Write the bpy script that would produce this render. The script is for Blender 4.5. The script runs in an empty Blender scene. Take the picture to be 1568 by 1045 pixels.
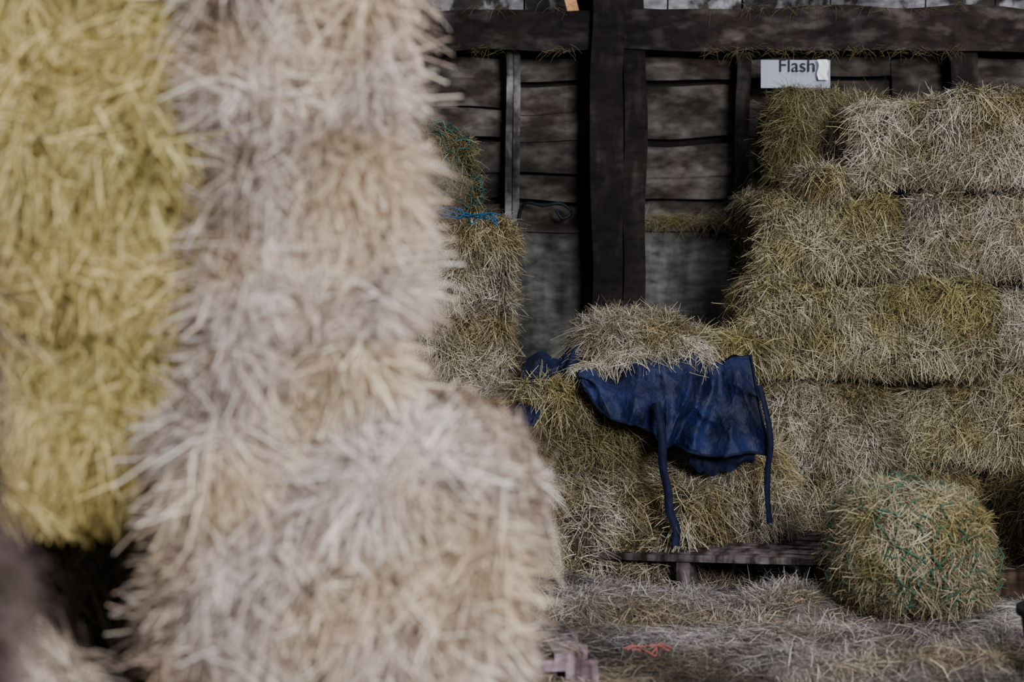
import bpy, math, numpy as np
from mathutils import Vector
rng = np.random.default_rng(7)

# ------------------------------------------------------------------ materials
def new_mat(name):
    m = bpy.data.materials.new(name); m.use_nodes = True
    nt = m.node_tree; b = nt.nodes['Principled BSDF']
    b.inputs['Roughness'].default_value = 0.85
    b.inputs['Specular IOR Level'].default_value = 0.15
    return m, nt, b

def ramp(nt, stops):
    r = nt.nodes.new('ShaderNodeValToRGB'); e = r.color_ramp.elements
    while len(e) < len(stops): e.new(0.5)
    for i, (p, c) in enumerate(stops):
        e[i].position = p; e[i].color = (*c, 1)
    return r

def noise(nt, scale, detail=4, coord='Object', sc=(1, 1, 1)):
    tc = nt.nodes.new('ShaderNodeTexCoord'); mp = nt.nodes.new('ShaderNodeMapping')
    mp.inputs['Scale'].default_value = sc
    n = nt.nodes.new('ShaderNodeTexNoise'); n.inputs['Scale'].default_value = scale
    n.inputs['Detail'].default_value = detail
    nt.links.new(tc.outputs[coord], mp.inputs[0]); nt.links.new(mp.outputs[0], n.inputs[0])
    return n

def mixc(nt, fac, a, b, mode='MIX'):
    m = nt.nodes.new('ShaderNodeMix'); m.data_type = 'RGBA'; m.blend_type = mode
    for s, v in ((m.inputs[0], fac), (m.inputs[6], a), (m.inputs[7], b)):
        if isinstance(v, bpy.types.NodeSocket): nt.links.new(v, s)
        elif isinstance(v, tuple): s.default_value = (*v, 1)
        else: s.default_value = v
    return m.outputs[2]

def hay_mat(name, dark, mid, light, patch, patch_amt=0.6, scale=3.6):
    m, nt, b = new_mat(name)
    a = nt.nodes.new('ShaderNodeAttribute'); a.attribute_name = 'tint'
    r = ramp(nt, [(0.0, dark), (0.45, mid), (0.85, light), (1.0, tuple(min(1, c*1.25) for c in light))])
    nt.links.new(a.outputs['Fac'], r.inputs[0])
    n = noise(nt, scale, 4)
    mr = ramp(nt, [(0.45, (0, 0, 0)), (0.62, (patch_amt,)*3)])
    nt.links.new(n.outputs[0], mr.inputs[0])
    c = mixc(nt, mr.outputs[0], r.outputs[0], mixc(nt, 1.0, r.outputs[0], patch, 'MULTIPLY'))
    nt.links.new(c, b.inputs['Base Color'])
    return m

def core_mat(name, col):  # body under the straws; shade of the gaps put into its darker colour
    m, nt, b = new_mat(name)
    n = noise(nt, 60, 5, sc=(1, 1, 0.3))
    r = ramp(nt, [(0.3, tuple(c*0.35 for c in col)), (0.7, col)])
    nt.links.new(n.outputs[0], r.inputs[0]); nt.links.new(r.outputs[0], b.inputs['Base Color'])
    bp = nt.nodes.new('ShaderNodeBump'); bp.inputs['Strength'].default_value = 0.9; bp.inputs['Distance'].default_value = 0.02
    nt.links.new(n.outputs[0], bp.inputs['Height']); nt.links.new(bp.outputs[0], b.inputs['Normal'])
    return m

def flat_mat(name, col, rough=0.8, nscale=8, var=0.5, sc=(1, 1, 1), bump=0.3):
    m, nt, b = new_mat(name)
    n = noise(nt, nscale, 6, sc=sc)
    r = ramp(nt, [(0.3, tuple(c*(1-var) for c in col)), (0.7, tuple(min(1, c*(1+var)) for c in col))])
    nt.links.new(n.outputs[0], r.inputs[0]); nt.links.new(r.outputs[0], b.inputs['Base Color'])
    b.inputs['Roughness'].default_value = rough
    bp = nt.nodes.new('ShaderNodeBump'); bp.inputs['Strength'].default_value = bump; bp.inputs['Distance'].default_value = 0.01
    nt.links.new(n.outputs[0], bp.inputs['Height']); nt.links.new(bp.outputs[0], b.inputs['Normal'])
    return m

def peel_mat(name, dark, pale, lo=0.48, hi=0.6, sc=(1, 1, 2.5), scale=5):
    m, nt, b = new_mat(name)
    n = noise(nt, scale, 8, sc=sc); n2 = noise(nt, 22, 6, sc=(0.7, 1, 1.4)); n3 = noise(nt, 1.7, 2)
    r = ramp(nt, [(lo, (0, 0, 0)), (hi, (1, 1, 1))]); nt.links.new(n.outputs[0], r.inputs[0])
    g = ramp(nt, [(0.3, (0.35,)*3), (0.7, (1.2,)*3)]); nt.links.new(n2.outputs[0], g.inputs[0])
    g3 = ramp(nt, [(0.38, (0.4,)*3), (0.62, (1.15,)*3)]); nt.links.new(n3.outputs[0], g3.inputs[0])
    c = mixc(nt, r.outputs[0], dark, pale)
    c = mixc(nt, 1.0, c, g.outputs[0], 'MULTIPLY'); c = mixc(nt, 1.0, c, g3.outputs[0], 'MULTIPLY')
    nt.links.new(c, b.inputs['Base Color'])
    bp = nt.nodes.new('ShaderNodeBump'); bp.inputs['Strength'].default_value = 0.5; bp.inputs['Distance'].default_value = 0.01
    nt.links.new(n2.outputs[0], bp.inputs['Height']); nt.links.new(bp.outputs[0], b.inputs['Normal'])
    return m

M_pink = hay_mat('hay_pinkish', (0.06, 0.042, 0.032), (0.41, 0.315, 0.26), (0.90, 0.765, 0.68), (0.97, 0.88, 0.64), .9, 2.4)
M_gold = hay_mat('hay_golden', (0.05, 0.038, 0.008), (0.33, 0.24, 0.06), (0.76, 0.62, 0.27), (0.95, 1.0, 1.0), .8)
M_grey = hay_mat('hay_weathered', (0.032, 0.027, 0.017), (0.205, 0.178, 0.118), (0.58, 0.52, 0.40), (0.76, 0.67, 0.37), .85)
M_tan = hay_mat('hay_tan', (0.032, 0.027, 0.014), (0.21, 0.178, 0.095), (0.56, 0.495, 0.32), (0.74, 0.69, 0.38), .85)
M_moss = hay_mat('hay_mossy', (0.025, 0.020, 0.009), (0.10, 0.08, 0.033), (0.25, 0.215, 0.12), (0.8, 0.85, 0.6), .8)
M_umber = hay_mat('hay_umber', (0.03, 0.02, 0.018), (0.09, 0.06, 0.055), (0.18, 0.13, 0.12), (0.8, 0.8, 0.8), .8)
M_floorhay = hay_mat('hay_trodden', (0.05, 0.042, 0.036), (0.25, 0.222, 0.20), (0.64, 0.58, 0.53), (0.85, 0.74, 0.50), .9, 1.2)
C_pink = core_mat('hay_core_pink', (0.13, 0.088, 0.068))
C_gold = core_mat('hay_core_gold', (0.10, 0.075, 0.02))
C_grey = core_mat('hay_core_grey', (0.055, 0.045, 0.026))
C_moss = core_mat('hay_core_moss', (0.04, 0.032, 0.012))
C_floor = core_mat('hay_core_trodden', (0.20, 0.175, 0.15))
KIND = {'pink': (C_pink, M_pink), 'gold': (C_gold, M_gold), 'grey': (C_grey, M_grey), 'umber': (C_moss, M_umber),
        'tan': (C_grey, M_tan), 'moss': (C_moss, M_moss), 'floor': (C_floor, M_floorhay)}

# ------------------------------------------------------------------ mesh helpers
def make_mesh(name, V, Q, mi, tint, mats, smooth=False):
    me = bpy.data.meshes.new(name)
    V = np.asarray(V, np.float32); Q = np.asarray(Q, np.int32)
    me.vertices.add(len(V)); me.vertices.foreach_set('co', V.ravel())
    me.loops.add(Q.size); me.loops.foreach_set('vertex_index', Q.ravel())
    me.polygons.add(len(Q))
    me.polygons.foreach_set('loop_start', np.arange(len(Q), dtype=np.int32)*4)
    me.polygons.foreach_set('material_index', np.asarray(mi, np.int32))
    if smooth: me.polygons.foreach_set('use_smooth', np.ones(len(Q), bool))
    at = me.attributes.new('tint', 'FLOAT', 'POINT'); at.data.foreach_set('value', np.asarray(tint, np.float32))
    for m in mats: me.materials.append(m)
    me.update(calc_edges=True); me.validate()
    return me

def add_obj(name, me, loc=(0, 0, 0), rot=(0, 0, 0), parent=None):
    o = bpy.data.objects.new(name, me); bpy.context.collection.objects.link(o)
    o.location = loc; o.rotation_euler = rot
    if parent: o.parent = parent
    return o

def norm(a): return a/np.maximum(np.linalg.norm(a, axis=-1, keepdims=True), 1e-9)

def snoise(P, f, seed, k=8):
    r = np.random.default_rng(seed); out = np.zeros(len(P))
    for _ in range(k):
        w = r.normal(size=3)*f; out += np.sin(P@w + r.uniform(0, 6.28))
    return out/math.sqrt(k/2)

def ribbons(P, D, N, L, W, droop, tint, nseg=2, curl=0.3):
    n = len(P); ts = np.linspace(0, 1, nseg+1)
    D = norm(D); side = norm(np.cross(D, N)); cv = rng.normal(size=(n, 1))*curl
    pts = []
    for t in ts:
        c = P + D*(L*t)[:, None] + side*cv*(L*(t*t))[:, None]
        c[:, 2] -= droop*L*t*t
        w = (W*(1.0 if t < 0.99 else 0.6))[:, None]*0.5
        tw = norm(side + N*rng.uniform(-.5, .5, (n, 1)))
        pts += [c - tw*w, c + tw*w]
    V = np.stack(pts, 1).reshape(-1, 3); k = 2*(nseg+1)
    base = (np.arange(n)*k)[:, None]
    Q = np.concatenate([base + np.array([[2*s, 2*s+1, 2*s+3, 2*s+2]]) for s in range(nseg)], 0)
    return V, Q, np.repeat(tint, k)

FACES = {'-y': (1, -1), '+y': (1, 1), '+x': (0, 1), '-x': (0, -1), '+z': (2, 1), '-z': (2, -1)}
def sup(q, p, dims, seed, amp, strings, groove=0):
    r = (np.abs(q)**p).sum(1)**(-1/p)
    s = q*r[:, None]
    N = norm(np.sign(s)*np.abs(s)**(p-1)/dims)
    P = s*dims/2
    d = snoise(P, 8, seed)*amp + snoise(P, 24, seed+1)*amp*0.6
    if groove:      # ragged crevices where the packed hay has pulled apart
        Pv = P*np.array([1, 1, .35])
        d -= groove*np.clip(1-np.abs(snoise(Pv, 22, seed+3))/.28, 0, 1)*np.clip(snoise(P, 9, seed+4)+.5, 0, 1.5)
    if strings:
        ax = 0 if dims[0] >= dims[1] else 1
        rr = np.random.default_rng(seed+50)
        for c in (-0.2, 0.2):
            d -= 0.030*np.exp(-((P[:, ax]-c*dims[ax])/0.022)**2)
        for c in rr.uniform(-.45, .45, 5):
            d -= rr.uniform(.012, .03)*np.exp(-((P[:, ax]-c*dims[ax]+.015*np.sin(P[:, 2]*14+c*20))/0.014)**2)
    return P + N*d[:, None], N

def hay_body(name, dims, kind, loc, rotz=0, tilt=0, p=7, seed=0, ntuft=700, per=16, L=(0.03, 0.09), W=0.0021,
             amp=0.012, strings=True, lift=0.10, bias=0.9, droop=0.25, w=None, res=32, nseg=2, jit=0.024, spread=.46, loose=.4, stray=.12, tcon=.20, groove=.022):
    dims = np.array(dims, float)
    V = []; Q = []; off = 0
    g = np.linspace(-1, 1, res); a, b = np.meshgrid(g, g, indexing='ij')
    for key, (ax, sg) in FACES.items():
        q = np.zeros((res*res, 3)); o = [i for i in range(3) if i != ax]
        q[:, ax] = sg; q[:, o[0]] = a.ravel(); q[:, o[1]] = b.ravel()
        V.append(sup(q, p, dims, seed, amp, strings, groove)[0])
        i = np.arange(res*res).reshape(res, res)
        f = np.stack([i[:-1, :-1], i[1:, :-1], i[1:, 1:], i[:-1, 1:]], -1).reshape(-1, 4)+off
        flip = (sg > 0) ^ (ax == 1)
        Q.append(f if flip else f[:, ::-1]); off += res*res
    Vc = np.concatenate(V); Qc = np.concatenate(Q)
    ww = {'-y': 1, '+y': .1, '+x': .6, '-x': .6, '+z': .8, '-z': .15}
    if w: ww.update(w)
    keys = list(FACES); area = []
    for k in keys:
        ax = FACES[k][0]; o = [i for i in range(3) if i != ax]
        area.append(dims[o[0]]*dims[o[1]]*ww[k])
    area = np.array(area)
    def samp(m):
        cnt = rng.choice(6, m, p=area/area.sum()); q = rng.uniform(-1, 1, (m, 3))
        for i, k in enumerate(keys):
            ax, sg = FACES[k]; q[cnt == i, ax] = sg
        return sup(q, p, dims, seed, amp, strings, groove)
    P, N = samp(ntuft)
    P = P - N*0.010
    down = np.array([0, 0, -1.0])
    T = rng.normal(size=(ntuft, 3)); T -= N*(T*N).sum(1)[:, None]; T = norm(T)
    dt = down - N*(N@down)[:, None]
    tn = snoise(P, 7, seed+5)
    T2 = norm(np.cross(N, dt)+1e-6)
    D = dt*bias + T*0.7 + T2*(tn*0.5)[:, None] + N*np.abs(rng.normal(lift, lift, (ntuft, 1)))
    tl = rng.uniform(L[0], L[1], ntuft); tt = np.clip(0.42+tcon*rng.normal(size=ntuft)+0.13*snoise(P, 10, seed+9), 0, 1)
    Ps = np.repeat(P, per, 0) + rng.normal(size=(ntuft*per, 3))*jit*(1-.6*np.abs(np.repeat(N, per, 0)))
    Ns = np.repeat(N, per, 0); Ds = norm(np.repeat(norm(D), per, 0) + rng.normal(size=(ntuft*per, 3))*spread*(1-.65*np.abs(Ns)))
    ls = np.repeat(tl, per)*rng.uniform(.5, 1.25, ntuft*per)
    ts = np.clip(np.repeat(tt, per)+rng.normal(size=ntuft*per)*0.17, 0, 1)
    m = int(ntuft*per*loose)
    P2, N2 = samp(m)
    D2 = rng.normal(size=(m, 3)); D2 -= N2*(D2*N2).sum(1)[:, None]
    D2 = norm(D2) + N2*(np.abs(rng.normal(0, .12, (m, 1)))+(rng.uniform(size=(m, 1)) < stray)*.5)
    Ps = np.concatenate([Ps, P2]); Ns = np.concatenate([Ns, N2]); Ds = np.concatenate([Ds, D2])
    ls = np.concatenate([ls, rng.uniform(L[0], L[1]*1.35, m)]); ts = np.concatenate([ts, np.clip(rng.normal(.6, .25, m), 0, 1)])
    ws = W*rng.uniform(.6, 1.5, len(ls))
    Vs, Qs, tv = ribbons(Ps, Ds, Ns, ls, ws, droop, ts, nseg)
    if strings:
        lim = -dims[2]/2-.014+.020*rng.normal(size=len(ls)); Vs[:, 2] = np.maximum(Vs[:, 2], np.repeat(lim, len(Vs)//len(ls)))
    V = np.concatenate([Vc, Vs]); Q = np.concatenate([Qc, Qs+len(Vc)])
    V[:, 2] = np.maximum(V[:, 2], -loc[2]+0.002)
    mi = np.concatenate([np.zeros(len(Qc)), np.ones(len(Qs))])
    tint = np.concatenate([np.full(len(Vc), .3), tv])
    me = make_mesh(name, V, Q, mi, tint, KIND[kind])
    return add_obj(name, me, loc, (0, math.radians(tilt), math.radians(rotz)))

def tube_arrays(pts, r, sides=5, closed=False):
    pts = np.asarray(pts, float); n = len(pts)
    T = np.gradient(pts, axis=0); T = norm(T)
    up = np.where(np.abs(T[:, 2:3]) > .9, np.array([[1., 0, 0]]), np.array([[0, 0, 1.]]))
    A = norm(np.cross(T, up)); B = np.cross(T, A)
    an = np.linspace(0, 2*np.pi, sides, endpoint=False)
    V = (pts[:, None] + r*(np.cos(an)[None, :, None]*A[:, None] + np.sin(an)[None, :, None]*B[:, None])).reshape(-1, 3)
    Q = []
    for i in range(n-1):
        for j in range(sides):
            Q.append([i*sides+j, i*sides+(j+1) % sides, (i+1)*sides+(j+1) % sides, (i+1)*sides+j])
    return V, np.array(Q)

def merge(parts):
    V = []; Q = []; off = 0
    for v, q in parts:
        V.append(v); Q.append(np.asarray(q)+off); off += len(v)
    return np.concatenate(V), np.concatenate(Q)

def mesh_obj(name, parts, mat, loc=(0, 0, 0), parent=None, smooth=False, rot=(0, 0, 0)):
    V, Q = merge(parts)
    return add_obj(name, make_mesh(name, V, Q, np.zeros(len(Q)), np.full(len(V), .5), [mat], smooth), loc, rot, parent)

def smooth_path(ctrl, n=40):
    c = np.array(ctrl, float); t = np.linspace(0, len(c)-1, n); out = []
    c = np.vstack([2*c[0]-c[1], c, 2*c[-1]-c[-2]])
    for x in t:
        i = min(int(x), len(c)-4); f = x-i; p0, p1, p2, p3 = c[i:i+4]
        out.append(.5*((2*p1)+(-p0+p2)*f+(2*p0-5*p1+4*p2-p3)*f*f+(-p0+3*p1-3*p2+p3)*f**3))
    return np.array(out)

def box(x0, x1, y0, y1, z0, z1, n=(1, 1, 1), jit=0.0):
    V = []; Q = []; off = 0
    lo = np.array([x0, y0, z0]); hi = np.array([x1, y1, z1])
    for ax in range(3):
        o = [i for i in range(3) if i != ax]
        a, b = np.meshgrid(np.linspace(0, 1, n[o[0]]+1), np.linspace(0, 1, n[o[1]]+1), indexing='ij')
        for sg in (0, 1):
            q = np.zeros((a.size, 3)); q[:, ax] = sg; q[:, o[0]] = a.ravel(); q[:, o[1]] = b.ravel()
            V.append(lo+q*(hi-lo)); s = a.shape; i = np.arange(a.size).reshape(s)
            f = np.stack([i[:-1, :-1], i[1:, :-1], i[1:, 1:], i[:-1, 1:]], -1).reshape(-1, 4)+off
            Q.append(f if ((sg > 0) ^ (ax == 1)) else f[:, ::-1]); off += a.size
    V = np.concatenate(V)
    if jit:
        V = V + np.stack([snoise(V, 6, 11), snoise(V, 6, 12), snoise(V, 6, 13)], 1)*jit
    return V, np.concatenate(Q)

# ------------------------------------------------------------------ shell: floor, back wall
M_floor = flat_mat('earth_and_concrete', (0.15, 0.13, 0.115), .9, 14, .6)
mesh_obj('floor', [box(-8, 8, -6, 10.2, -0.2, 0.0)], M_floor)

M_board = peel_mat('peeling_whitewashed_board', (0.042, 0.032, 0.025), (0.165, 0.145, 0.125), .40, .66, (1.2, 1, 2.4), 4)
M_panel = peel_mat('grey_sheet', (0.085, 0.083, 0.072), (0.20, 0.196, 0.18), .38, .62, (2.4, 1, .7), 4)
M_upper = peel_mat('limewashed_upper_board', (0.04, 0.035, 0.03), (0.30, 0.29, 0.30), .48, .56, (1.6, 1, 1), 6)
M_beam = peel_mat('dark_oak_beam', (0.022, 0.016, 0.013), (0.085, 0.07, 0.062), .50, .68, (0.9, 1, 2.0), 8)
M_post = peel_mat('dark_oak_post', (0.022, 0.016, 0.013), (0.052, 0.040, 0.035), .5, .65, (2, 1, .6), 8)
M_metal = peel_mat('grey_batten', (0.06, 0.05, 0.048), (0.24, 0.23, 0.225), .42, .6, (2, 1, .8), 8)

wall = bpy.data.objects.new('wall_back', None); bpy.context.collection.objects.link(wall)
r2 = np.random.default_rng(3)
mesh_obj('wall_backing', [box(-8, 8, 10.08, 10.2, 0, 4.2)], flat_mat('near_black_timber', (0.012, 0.009, 0.007)), parent=wall)  # near-black backing behind the wall boards
bays = [-8, -6, -4.2, -2.4, -0.9, 0.0, 0.48, 1.04, 1.75, 3.2, 5, 8]
parts = []; z = 1.40
while z < 2.24:
    h = r2.uniform(.105, .165)
    for a, b in zip(bays[:-1], bays[1:]):
        o = r2.uniform(-.03, .03); dz = r2.uniform(-.018, .018)
        parts.append(box(a+.004, b-.004, 10.02+o, 10.07+o, z+dz, z+h-.014+dz, (14, 1, 3), .010))
    z += h
mesh_obj('horizontal_boards', parts, M_board, parent=wall)
parts = []
for a, b in zip(bays[:-1], bays[1:]):
    parts.append(box(a+.003, b-.003, 10.0+r2.uniform(-.01, .01), 10.06, 0, 1.385, (4, 1, 4), .002))
mesh_obj('lower_sheets', parts, M_panel, parent=wall)
parts = []
x = -8.0
while x < 8:
    ww = r2.uniform(.18, .5)
    parts.append(box(x+.004, x+ww-.004, 9.99+r2.uniform(0, .03), 10.06, 2.36, 4.1, (3, 1, 6), .003)); x += ww
mesh_obj('upper_boards', parts, M_upper, parent=wall)
mesh_obj('sheet_rail', [box(-8, 8, 9.965, 10.0, 1.37, 1.405, (60, 1, 1), .004)], M_board, parent=wall)

mesh_obj('wooden_beam', [box(-8, 8, 9.80, 9.99, 2.185, 2.375, (160, 2, 4), .009)], M_beam)
mesh_obj('wooden_post', [box(0.36, 0.50, 9.74, 9.95, 0, 4.1, (2, 2, 80), .009), box(0.505, 0.60, 9.82, 9.97, 0, 4.1, (2, 2, 80), .009)], M_post)
mesh_obj('wooden_post', [box(1.01, 1.075, 9.86, 9.97, 1.20, 2.2, (2, 2, 20), .005)], M_post)
mesh_obj('wooden_post', [box(1.985, 2.10, 9.84, 9.97, 1.0, 2.2, (2, 2, 20), .004)], M_post)
mesh_obj('wall_batten', [box(-0.03, 0.0, 9.90, 9.97, 1.40, 2.2, (2, 2, 20), .003), box(.004, 0.035, 9.94, 9.98, 1.40, 2.19, (2, 2, 20), .003)], M_metal)
mesh_obj('wooden_post', [box(-1.5, -1.3, 9.78, 9.97, 0, 4.1, (2, 2, 40), .006)], M_post)
mesh_obj('timber_offcut', [box(-0.026, 0.026, -0.01, 0.01, -0.08, 0.12, (2, 1, 4), .002)],
         flat_mat('fresh_orange_timber', (0.50, 0.24, 0.10), .7), loc=(0.26, 9.86, 2.44), rot=(0, math.radians(-14), 0))
mesh_obj('black_cable', [tube_arrays(smooth_path([(.03, 9.93, 1.28), (.03, 9.93, 1.42), (.06, 9.92, 1.50), (.14, 9.91, 1.49), (.22, 9.91, 1.50), (.27, 9.92, 1.46), (.23, 9.92, 1.43), (.2, 9.93, 1.47)]), .008)],
         flat_mat('black_rubber_cable', (0.01, 0.01, 0.012), .5), smooth=True)
n = 1000
P = np.stack([rng.uniform(-.6, 2.6, n), rng.uniform(9.76, 9.785, n), rng.choice([2.385, 2.19, 2.19], n)+rng.normal(size=n)*.012], 1)
cl = snoise(P*np.array([1, 0, 0]), 9, 3) > .2; P = P[cl]; n = len(P)
Dv = np.stack([rng.normal(size=n), -np.abs(rng.normal(size=n))*.1, rng.normal(size=n)*.3-.3], 1)
V, Q, t = ribbons(P, Dv, np.tile([0, -1., 0], (n, 1)), rng.uniform(.02, .06, n), rng.uniform(.0008, .0015, n), .3, rng.uniform(0, .4, n))
n = 1100
P = np.stack([rng.uniform(.6, 1.1, n), rng.uniform(9.93, 9.96, n), 1.41+np.abs(rng.normal(size=n))*.016], 1)
Dv = np.stack([rng.normal(size=n), -np.abs(rng.normal(size=n))*.1, rng.normal(size=n)*.25], 1)
V2, Q2, t2 = ribbons(P, Dv, np.tile([0, -1., 0], (n, 1)), rng.uniform(.02, .08, n), rng.uniform(.0012, .002, n), .3, rng.uniform(0, .5, n))
add_obj('hay_wisps', make_mesh('hay_wisps', np.concatenate([V, V2]), np.concatenate([Q, Q2+len(V)]), np.zeros(len(Q)+len(Q2)), np.concatenate([t, t2]), [M_tan]))

# name sign
sign = bpy.data.objects.new('name_sign', None); bpy.context.collection.objects.link(sign); sign.location = (1.265, 9.72, 2.075)
ms = flat_mat('white_paper_laminate', (0.32, 0.345, 0.43), .4, 3, .12, bump=.02)
sx, sz = np.meshgrid(np.linspace(-.155, .155, 16), np.linspace(-.06, .065, 8), indexing='ij')
SV = np.stack([sx.ravel(), .006*np.sin(sx.ravel()*14), sz.ravel()], 1); ii = np.arange(SV.shape[0]).reshape(sx.shape)
SQ = np.stack([ii[:-1, :-1], ii[1:, :-1], ii[1:, 1:], ii[:-1, 1:]], -1).reshape(-1, 4)
mesh_obj('sign_sheet', [(SV, SQ)], ms, parent=sign)
tc = bpy.data.curves.new('sign_text', 'FONT'); tc.body = 'Flash'; tc.size = .085; tc.align_x = 'CENTER'; tc.extrude = .001
tm = bpy.data.materials.new('black_ink'); tm.use_nodes = True; tm.node_tree.nodes['Principled BSDF'].inputs['Base Color'].default_value = (.01, .01, .015, 1)
tm.node_tree.nodes['Principled BSDF'].inputs['Specular IOR Level'].default_value = .1
tc.materials.append(tm)
to = bpy.data.objects.new('sign_lettering', tc); bpy.context.collection.objects.link(to); to.parent = sign
to.location = (0.005, -.012, .012); to.rotation_euler = (math.pi/2, 0, 0)
fm, fnt, fb = new_mat('white_glint'); fb.inputs['Roughness'].default_value = .3; fb.inputs['Base Color'].default_value = (1, 1, 1, 1)  # white patch painted in place of a bright reflection on the sign
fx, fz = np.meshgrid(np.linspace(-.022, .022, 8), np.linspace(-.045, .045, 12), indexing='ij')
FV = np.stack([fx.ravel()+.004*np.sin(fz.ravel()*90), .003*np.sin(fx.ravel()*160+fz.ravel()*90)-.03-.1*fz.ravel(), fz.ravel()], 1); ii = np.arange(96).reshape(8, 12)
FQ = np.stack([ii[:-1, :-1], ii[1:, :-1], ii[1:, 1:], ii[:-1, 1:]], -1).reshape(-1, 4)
mesh_obj('painted_glint', [(FV, FQ)], fm, parent=sign, loc=(.118, 0, .02))

# ------------------------------------------------------------------ right-hand bale stack
def B(x0, x1, y0, y1, z0, z1, kind, seed, **k):
    return hay_body('hay_bale', (x1-x0, y1-y0, z1-z0), kind, ((x0+x1)/2, (y0+y1)/2, (z0+z1)/2), seed=seed, **k)
S = dict(ntuft=1600, per=16, p=8, amp=.018)
B(1.03, 1.95, 9.0, 9.5, 0.0, .38, 'grey', 1, **S)
B(1.98, 2.9, 9.0, 9.5, 0.0, .38, 'moss', 2, **S)
B(1.01, 1.56, 8.97, 9.6, .40, .77, 'grey', 3, rotz=1.5, **S)
B(1.60, 2.5, 9.0, 9.5, .41, .77, 'tan', 4, rotz=-1, **S)
B(.95, 1.99, 8.88, 9.4, .79, 1.165, 'tan', 5, rotz=-1, tilt=.5, **S)
B(2.03, 2.9, 9.04, 9.5, .79, 1.15, 'grey', 6, **S)
B(1.01, 1.58, 8.97, 9.6, 1.19, 1.53, 'tan', 7, rotz=2, tilt=-.8, **S)
B(1.62, 2.5, 8.99, 9.5, 1.19, 1.545, 'grey', 8, rotz=-1, tilt=.4, **S)
B(1.39, 2.35, 8.97, 9.5, 1.57, 1.95, 'grey', 9, tilt=-.7, rotz=1, **S)
B(1.12, 1.62, 9.30, 9.7, 1.54, 1.97, 'moss', 10, **S)
B(2.05, 2.9, 8.4, 8.9, 0.0, .42, 'moss', 12, **S)
hay_body('hay_flake', (.20, .12, .11), 'grey', (1.27, 8.98, 1.60), p=4, ntuft=140, per=14, L=(.03, .08), seed=13, strings=False)

# ------------------------------------------------------------------ stack behind, centre-left
B(-1.0, -.02, 8.75, 9.25, 0, .37, 'grey', 21, **S)
B(-.95, -.04, 8.75, 9.25, .37, .69, 'grey', 22, **S)
B(-.56, -.02, 8.72, 9.3, .69, 1.06, 'grey', 23, **S)
B(-.56, .0, 8.72, 9.3, 1.05, 1.42, 'grey', 24, **S)
B(-1.5, -.59, 8.75, 9.25, .68, 1.05, 'grey', 25, ntuft=400, per=14)
B(-1.5, -.60, 8.75, 9.25, 1.06, 1.42, 'tan', 26, ntuft=400, per=14)

# nets
def hay_net(name, rad, loc, kind, netcol, seed, ntuft=900, flat=.9, cord=.0027):
    o = hay_body(name, (2*rad, 2*rad, 2*rad*flat), kind, loc, p=2.3, seed=seed, ntuft=ntuft, per=18, L=(.03, .08), strings=False, amp=.016, lift=.08, bias=.3, droop=.15,
                 w={'+x': 1, '-x': 1, '+z': 1.2}, stray=.03, groove=0)
    parts = []; nh = 17
    for s in (-1, 1):
        for k in range(nh):
            th = np.linspace(.12, math.pi-.12, 60); ph = k*2*math.pi/nh + s*th*1.1 + .10*np.sin(th*9+k)
            d = np.stack([np.sin(th)*np.cos(ph), np.cos(th)*.98, np.sin(th)*np.sin(ph)], 1)
            c, sn = math.cos(.6), math.sin(.6); d = np.stack([d[:, 0], d[:, 1]*c-d[:, 2]*sn, d[:, 1]*sn+d[:, 2]*c], 1)
            q = d/np.abs(d).max(1)[:, None]
            pp, nn = sup(q, 2.3, np.array([2*rad, 2*rad, 2*rad*flat]), seed, .016, False)
            pp = pp + nn*(.013+.009*np.sin(th*30+k*2.3))[:, None]
            pp[:, 2] = np.maximum(pp[:, 2], -loc[2]+.006)
            parts.append(tube_arrays(pp, cord, 4))
    mesh_obj('netting', parts, flat_mat(name+'_cord_%d' % seed, netcol, .6, 20, .3), parent=o, smooth=True)
    return o
hay_net('hay_net', .287, (1.43, 7.86, .258), 'tan', (0.035, 0.13, 0.08), 31, ntuft=1500)
hay_net('hay_net', .20, (-.33, 9.0, 1.61), 'moss', (0.025, 0.10, 0.09), 32, ntuft=400)

mt = flat_mat('blue_twine', (0.015, 0.10, 0.22), .5, 20, .3)
tw = []
for k in range(5):
    c = [(-.32+.045*i+rng.normal()*.012, 8.70+rng.normal()*.02, 1.465+rng.normal()*.014-0.005*i) for i in range(7)]
    tw.append(tube_arrays(smooth_path(c, 50), .0026, 4))
mesh_obj('baling_twine', tw, mt, smooth=True)

# ------------------------------------------------------------------ centre heap with rug
PL = dict(strings=False, L=(.04, .11))
B(.16, 1.00, 8.85, 9.35, 0.17, .50, 'grey', 41, **S)
B(.20, .98, 8.72, 9.2, .47, .80, 'moss', 42, ntuft=900, per=16)
hay_body('loose_hay_pile', (1.20, .85, .74), 'grey', (.42, 8.80, .11), p=2.4, seed=43, ntuft=2300, per=16, bias=.5, lift=.16, amp=.035, w={'+z': 1.6}, **PL)
hay_body('loose_hay_pile', (.60, .7, .40), 'grey', (.0, 8.55, .04), p=2.2, seed=49, ntuft=900, per=16, bias=.5, lift=.16, amp=.025, w={'+z': 1.6}, **PL)
hay_body('loose_hay_pile', (.52, .5, .50), 'moss', (.30, 8.76, .54), p=3, seed=44, ntuft=900, per=16, bias=.9, lift=.16, amp=.02, **PL)
hay_body('loose_hay_pile', (.34, .3, .14), 'tan', (.15, 8.64, .73), p=2.6, seed=50, ntuft=320, per=16, bias=.9, lift=.3, amp=.02, **PL)
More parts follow.
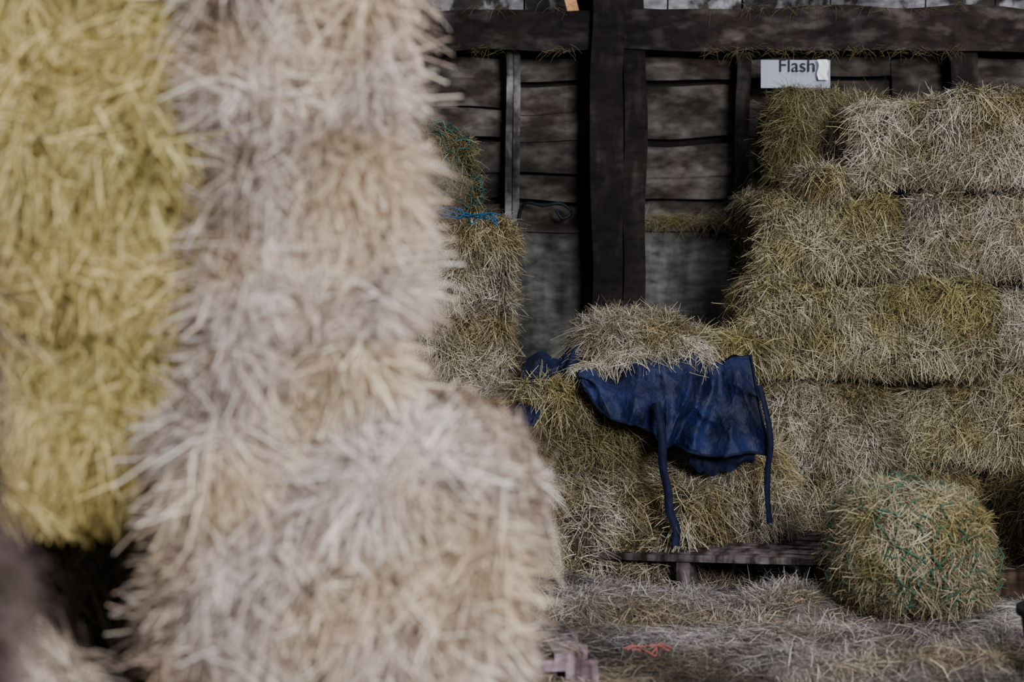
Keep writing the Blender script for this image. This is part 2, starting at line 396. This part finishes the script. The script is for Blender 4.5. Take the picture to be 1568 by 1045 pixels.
hay_body('loose_hay_pile', (.50, .50, .36), 'grey', (.48, 8.76, .885), p=2.3, seed=45, ntuft=1400, per=16, bias=.8, lift=.15, amp=.014, w={'+z': 1.5}, **PL)
hay_body('loose_hay_pile', (.36, .35, .16), 'tan', (.84, 8.88, .90), p=2.2, seed=46, ntuft=350, per=16, bias=.5, lift=.2, **PL)
hay_body('loose_hay_pile', (.30, .4, .14), 'floor', (1.00, 7.98, .02), p=2.1, seed=47, ntuft=500, per=16, bias=.4, lift=.25, w={'+z': 1.8}, **PL)
hay_body('loose_hay_pile', (.50, .5, .46), 'grey', (.86, 8.80, .34), p=2.6, seed=48, ntuft=800, per=16, bias=.8, lift=.16, amp=.02, **PL)
hay_body('loose_hay_pile', (1.5, .55, .12), 'floor', (.45, 7.95, .0), p=2.2, seed=52, rotz=-12, ntuft=1700, per=16, bias=.2, lift=.10, amp=.02, w={'+z': 1.8}, **PL)
hay_body('loose_hay_pile', (1.3, .9, .08), 'floor', (1.30, 7.2, .0), p=2.2, seed=53, ntuft=1900, per=16, bias=.2, lift=.08, amp=.015, w={'+z': 1.8}, **PL)

mr_, nt, b = new_mat('blue_rug_canvas')
n = noise(nt, 6, 6); r = ramp(nt, [(.35, (0.004, 0.006, 0.022)), (.55, (0.006, 0.012, 0.054)), (.8, (0.012, 0.026, 0.105))]); nt.links.new(n.outputs[0], r.inputs[0])
nd = noise(nt, 14, 9, sc=(1.5, 1, 1)); rd = ramp(nt, [(.56, (0, 0, 0)), (.78, (.35, .35, .35))]); nt.links.new(nd.outputs[0], rd.inputs[0])
nt.links.new(mixc(nt, rd.outputs[0], r.outputs[0], (0.10, 0.10, 0.12)), b.inputs['Base Color'])
b.inputs['Roughness'].default_value = .6; b.inputs['Specular IOR Level'].default_value = .3
nb = noise(nt, 16, 7); bp = nt.nodes.new('ShaderNodeBump'); bp.inputs['Strength'].default_value = 1.0; bp.inputs['Distance'].default_value = .03
nt.links.new(nb.outputs[0], bp.inputs['Height']); nt.links.new(bp.outputs[0], b.inputs['Normal'])
M_strap = flat_mat('navy_webbing', (0.006, 0.009, 0.028), .7, 40, .4)

rug = bpy.data.objects.new('horse_rug', None); bpy.context.collection.objects.link(rug)
def loft(top, bot, n=140, m=70, fold=.018, seed=0, ybulge=.06):
    T = smooth_path(top, n); Bt = smooth_path(bot, n); s = np.linspace(0, 1, n)
    V = np.zeros((n, m, 3))
    for j in range(m):
        v = j/(m-1); c = T*(1-v)+Bt*v
        c[:, 1] -= ybulge*math.sin(v*math.pi*.8)
        ph = s*21+3.5*v*(s-.3)+seed
        f = (1-2*np.abs(np.sin(ph*.5))**.8)+.5*(1-2*np.abs(np.sin(s*19-4*v+seed*2)))+.6*np.sin(s*9+6*v)
        f = f + .8*(1-2*np.abs(np.sin(v*7-s*6+seed)))*np.exp(-((v-.4)/.3)**2)
        f = f + 1.6*np.exp(-((s-.74+.08*v)/.03)**2) - 2.2*np.exp(-((s-.67+.05*v)/.04)**2)
        c[:, 1] -= fold*f*(.25+v*.9)
        c[:, 2] += .008*np.sin(s*23+seed)*v
        V[:, j] = c
    V = V.reshape(-1, 3); V[:, 1] += snoise(V, 18, 77+seed)*.014
    i = np.arange(n*m).reshape(n, m)
    Q = np.stack([i[:-1, :-1], i[:-1, 1:], i[1:, 1:], i[1:, :-1]], -1).reshape(-1, 4)
    return V, Q, i
V1, Q1, i1 = loft([(.25, 8.50, .855), (.36, 8.52, .89), (.50, 8.54, .935), (.64, 8.56, .965), (.74, 8.58, .955), (.80, 8.60, .875), (.87, 8.60, .895), (.94, 8.58, .90)],
                  [(.265, 8.44, .80), (.33, 8.41, .715), (.44, 8.39, .655), (.54, 8.39, .615), (.60, 8.39, .56), (.72, 8.39, .54), (.86, 8.40, .535), (.985, 8.41, .54)], fold=.036)
o = mesh_obj('rug_body', [(V1, Q1)], mr_, parent=rug, smooth=True)
md = o.modifiers.new('thickness', 'SOLIDIFY'); md.thickness = .006
back = [tuple(p) for p in V1[i1[::12, 0]]]
V2, Q2, i2 = loft([(x, y+.36, z-.08) for x, y, z in back], back, n=90, m=14, fold=.003, ybulge=0)
o = mesh_obj('rug_top', [(V2, Q2)], mr_, parent=rug, smooth=True)
mesh_obj('rug_hem', [tube_arrays(V1[i1[:, -1]]+np.array([0, -.004, 0]), .006, 6), tube_arrays(V1[i1[-1, :]]+np.array([0, -.004, 0]), .005, 6)], M_strap, parent=rug, smooth=True)
V3, Q3, i3 = loft([(.70, 8.50, .56), (.80, 8.50, .56), (.95, 8.50, .57)], [(.68, 8.46, .485), (.78, 8.45, .45), (.93, 8.46, .50)], n=30, m=12, fold=.008)
mesh_obj('rug_lining_flap', [(V3, Q3)], M_strap, parent=rug, smooth=True)
def strap(path, w=.032, n=60, yaw=.5):
    c = smooth_path(path, n); T = norm(np.gradient(c, axis=0)); sd = norm(np.cross(T, np.array([0, 1., 0])))
    tw = np.sin(np.linspace(0, 9, n))[:, None]*yaw
    sd = norm(sd+np.array([[0, 1., 0]])*tw); f = np.array([[0, -.0015, 0]])
    V = np.stack([c-sd*w/2, c+sd*w/2, c+sd*w/2-f, c-sd*w/2-f], 1).reshape(-1, 3); Q = []
    for i in range(n-1):
        for j in range(4): Q.append([i*4+j, i*4+(j+1) % 4, (i+1)*4+(j+1) % 4, (i+1)*4+j])
    return V, np.array(Q)
mesh_obj('rug_strap_1', [strap([(.55, 8.32, .74), (.565, 8.315, .68), (.575, 8.31, .60), (.575, 8.31, .50), (.595, 8.31, .40), (.60, 8.30, .33), (.625, 8.28, .26), (.62, 8.26, .20)], .034)], M_strap, parent=rug)
mesh_obj('rug_strap_2', [strap([(.95, 8.38, .80), (.975, 8.35, .70), (.99, 8.34, .58), (.98, 8.35, .48), (.98, 8.36, .38), (.99, 8.37, .27)], .024)], M_strap, parent=rug)
V4, Q4, i4 = loft([(.06, 8.68, .88), (.12, 8.68, .91), (.18, 8.68, .88), (.26, 8.70, .95), (.32, 8.74, .93)], [(.03, 8.58, .80), (.09, 8.56, .79), (.16, 8.58, .81), (.22, 8.58, .84), (.26, 8.58, .87)], n=50, m=20, fold=.02, seed=3)
mesh_obj('rug_crumpled_end', [(V4, Q4)], mr_, parent=rug, smooth=True)
V5, Q5, i5 = loft([(-.02, 8.50, .70), (.04, 8.50, .73), (.12, 8.48, .70)], [(-.04, 8.42, .65), (.03, 8.40, .63), (.08, 8.40, .64)], n=30, m=14, fold=.014, seed=5)
mesh_obj('rug_corner', [(V5, Q5)], mr_, parent=rug, smooth=True)
# loose straws that have fallen over the upper edge of the rug
n = 1100; s = rng.uniform(0, 1, n)**.9; ij = (s*90).astype(int)
dn = np.abs(rng.normal(0, 5, n)).astype(int).clip(0, 45)
P = V1[i1[ij, dn]]+np.array([0, -.012, .006])+rng.normal(size=(n, 3))*[.01, .004, .01]
Dv = np.stack([rng.normal(size=n)*.9, -.25+rng.normal(size=n)*.15, -.5+rng.normal(size=n)*.5], 1)
V, Q, t = ribbons(P, Dv, np.tile([0, -1., 0.2], (n, 1)), rng.uniform(.03, .08, n), rng.uniform(.0015, .0028, n), .3, np.clip(rng.normal(.6, .2, n), 0, 1))
add_obj('hay_wisps', make_mesh('straws_on_rug', V, Q, np.zeros(len(Q)), t, [M_grey]))

# ------------------------------------------------------------------ pallets and floor litter
M_plank = peel_mat('grey_pallet_wood', (0.045, 0.032, 0.028), (0.19, 0.155, 0.15), .40, .60, (4, 1, 1), 6)
M_brown = peel_mat('brown_pallet_wood', (0.05, 0.028, 0.018), (0.15, 0.09, 0.06), .42, .62, (4, 1, 1), 6)
def pallet(loc, rz, w, d, mat, slats=7, h=.12, front=False):
    parts = []
    if front:
        nb_ = 6
        for k in range(nb_):
            y0 = k*d/nb_; parts.append(box(0, w, y0, y0+d/nb_*.72, h-.024, h, (20, 1, 1), .003))
        for x in (0.02, w*.46, w-.07):
            parts.append(box(x, x+.05, .015, d-.02, 0, h-.026))
    else:
        for k in range(slats):
            x0 = k*w/slats; parts.append(box(x0, x0+w/slats*.7, 0, d, h-.022, h, (2, 8, 1), .002))
        for y in (0.0, d/2-.04, d-.09):
            parts.append(box(0, w, y-.003, y+.02, h-.050, h-.018, (12, 1, 1), .001))
            for x in (0, w/2-.05, w-.1): parts.append(box(x, x+.1, y, y+.09, 0, h-.045))
    return mesh_obj('wooden_pallet', parts, mat, loc=loc, rot=(0, 0, math.radians(rz)))
pallet((-.93, 6.53, 0.0), 6, 1.2, .55, peel_mat('pinkish_pallet_wood', (0.12, 0.075, 0.08), (0.44, 0.33, 0.37), .38, .6, (4, 1, 1), 6), 9, .12)
pallet((.19, 8.34, 0.0), -14, .96, .8, M_plank, 7, .17, True)
mesh_obj('wooden_plank', [box(0, .13, 0, .09, 0, .15, (3, 2, 2), .003)], M_brown, loc=(1.13, 8.20, .0), rot=(0, 0, math.radians(-10)))
mesh_obj('wooden_plank', [box(0, 1.1, 0, .10, 0, .10, (10, 2, 2), .003)], M_brown, loc=(1.76, 8.25, .0), rot=(0, 0, math.radians(4)))

n = 230000
P = np.stack([rng.uniform(-2.0, 3.0, n), 5.9+rng.power(1.0, n)*3.6, np.zeros(n)], 1)
d0 = snoise(P, 3, 88); keep = rng.uniform(0, 1, n) < np.clip(.8+.25*d0, .35, 1)
P = P[keep]; n = len(P); hgt = .014+.024*np.clip(snoise(P, 4, 89)+.4, 0, 2)
P[:, 2] = rng.uniform(.001, 1, n)*hgt
onp = (P[:, 0] > -.9) & (P[:, 0] < .22) & (P[:, 1] > 6.62) & (P[:, 1] < 7.15) & (rng.uniform(size=n) < .2)
P[onp, 2] = .122+rng.uniform(0, .01, onp.sum())
Dv = np.stack([rng.normal(size=n), rng.normal(size=n)*.8, rng.normal(size=n)*.10+.04], 1)
V, Q, t = ribbons(P, Dv, np.tile([0, 0, 1.], (n, 1)), rng.uniform(.03, .11, n), rng.uniform(.0016, .0036, n), .12, np.clip(.50+.22*snoise(P, 5, 90)+rng.normal(size=n)*.2, 0, 1))
V[:, 2] = np.maximum(V[:, 2], .001)
add_obj('scattered_floor_hay', make_mesh('scattered_floor_hay', V, Q, np.zeros(len(Q)), t, [M_floorhay]))

def lathe(prof, k=40):
    V = []; Q = []
    for r_, z_ in prof:
        for j in range(k): V.append([r_*math.cos(2*math.pi*j/k), r_*math.sin(2*math.pi*j/k), z_])
    for i in range(len(prof)-1):
        for j in range(k): Q.append([i*k+j, i*k+(j+1) % k, (i+1)*k+(j+1) % k, (i+1)*k+j])
    return np.array(V), np.array(Q)
mesh_obj('rubber_bucket', [lathe([(.0, .01), (.13, .01), (.15, .0), (.18, .22), (.195, .225), (.195, .245), (.175, .245), (.145, .03), (0, .03)])],
         flat_mat('black_rubber', (0.012, 0.012, 0.014), .6), loc=(1.76, 6.75, .0), smooth=True)
cord = [tube_arrays(smooth_path([(.37+.025*i+rng.normal()*.008, 7.06+rng.normal()*.03, .058+rng.normal()*.006) for i in range(7)], 40), .0028, 4) for _ in range(3)]
mesh_obj('baling_twine', cord, flat_mat('faded_red_twine', (0.30, 0.10, 0.08), .7), smooth=True)

# ------------------------------------------------------------------ foreground stack
F = dict(per=15, nseg=2, L=(.045, .135), W=.0028, amp=.024, lift=.06, bias=1.7, jit=.022, p=7, res=48, spread=.36, loose=.40, stray=.04, tcon=.30, groove=.055)
B(-.60, -.255, 4.34, 4.80, 1.66, 2.06, 'pink', 51, ntuft=2700, **F)
B(-.58, -.225, 4.30, 4.80, 1.25, 1.635, 'pink', 52, ntuft=2700, **F)
B(-.61, -.27, 4.32, 4.80, .83, 1.23, 'pink', 53, ntuft=2700, **F)
B(-1.50, -.60, 4.38, 4.85, 1.67, 2.08, 'gold', 54, ntuft=3000, **F)
B(-1.55, -.585, 4.34, 4.85, 1.255, 1.645, 'gold', 55, ntuft=3000, **F)
B(-1.50, -.60, 4.38, 4.85, .87, 1.235, 'gold', 56, ntuft=3000, **F)
B(-.64, -.20, 4.15, 4.8, .42, .84, 'pink', 57, ntuft=2900, **F)
F2 = dict(F); F2.update(p=3.4, strings=False, bias=1.2)
hay_body('hay_bale', (.42, .50, .84), 'pink', (-.235, 4.45, .655), seed=58, ntuft=3600, **F2)
B(-.60, -.10, 4.17, 4.8, .0, .41, 'pink', 59, ntuft=1200, **F)
# pale hay slumping down over the corner of the stack
hay_body('loose_hay_pile', (.13, .26, .50), 'pink', (-.585, 4.36, .86), seed=68, ntuft=700, **dict(F2, L=(.06, .15), bias=2.2))
B(-1.6, -.66, 5.1, 5.55, .0, .42, 'tan', 60, ntuft=900, **F)
B(-1.6, -.66, 5.1, 5.55, .42, .84, 'tan', 61, ntuft=900, **F)
B(-1.6, -.66, 5.1, 5.55, .84, 1.24, 'umber', 65, ntuft=500, **F)
F3 = dict(F2); F3.update(bias=.6)
hay_body('loose_hay_pile', (.46, .50, .72), 'pink', (-1.00, 3.98, .33), seed=62, ntuft=1600, **F3)
B(-1.5, -.660, 2.5, 2.95, .75, 1.10, 'umber', 63, ntuft=700, **F)
B(-1.5, -.680, 2.5, 2.95, 1.10, 1.47, 'umber', 64, ntuft=700, **F)
B(-1.5, -.66, 2.5, 2.95, .37, .75, 'umber', 66, ntuft=300, **F)
B(-1.5, -.66, 2.5, 2.95, .0, .37, 'umber', 67, ntuft=300, **F)

# ------------------------------------------------------------------ light
def area(name, loc, target, size, power, col):
    l = bpy.data.lights.new(name, 'AREA'); l.size = size; l.energy = power; l.color = col
    o = bpy.data.objects.new(name, l); bpy.context.collection.objects.link(o); o.location = loc
    o.rotation_euler = (Vector(target)-Vector(loc)).to_track_quat('-Z', 'Y').to_euler()
area('open_door_daylight', (3.3, -1.2, 3.6), (0.0, 7.0, .8), 2.2, 1080, (.93, .93, 1.0))
area('background_top_fill', (1.6, 7.2, 4.6), (.9, 8.8, .5), 1.4, 75, (.9, .93, 1.0))  # added fill from above for the background hay, no roof opening there
w = bpy.data.worlds.new('barn_ambient'); bpy.context.scene.world = w; w.use_nodes = True
w.node_tree.nodes['Background'].inputs[0].default_value = (.60, .62, .80, 1)
w.node_tree.nodes['Background'].inputs[1].default_value = .16

# ------------------------------------------------------------------ camera
cam = bpy.data.cameras.new('camera'); co = bpy.data.objects.new('camera', cam); bpy.context.collection.objects.link(co)
co.location = (0, 0, 1.5); co.rotation_euler = (math.pi/2, 0, 0)
cam.sensor_width = 23.5; cam.lens = 50; cam.shift_y = -211/1568
cam.dof.use_dof = True; cam.dof.focus_distance = 8.7; cam.dof.aperture_fstop = 1.4
cam.clip_end = 100
bpy.context.scene.camera = co
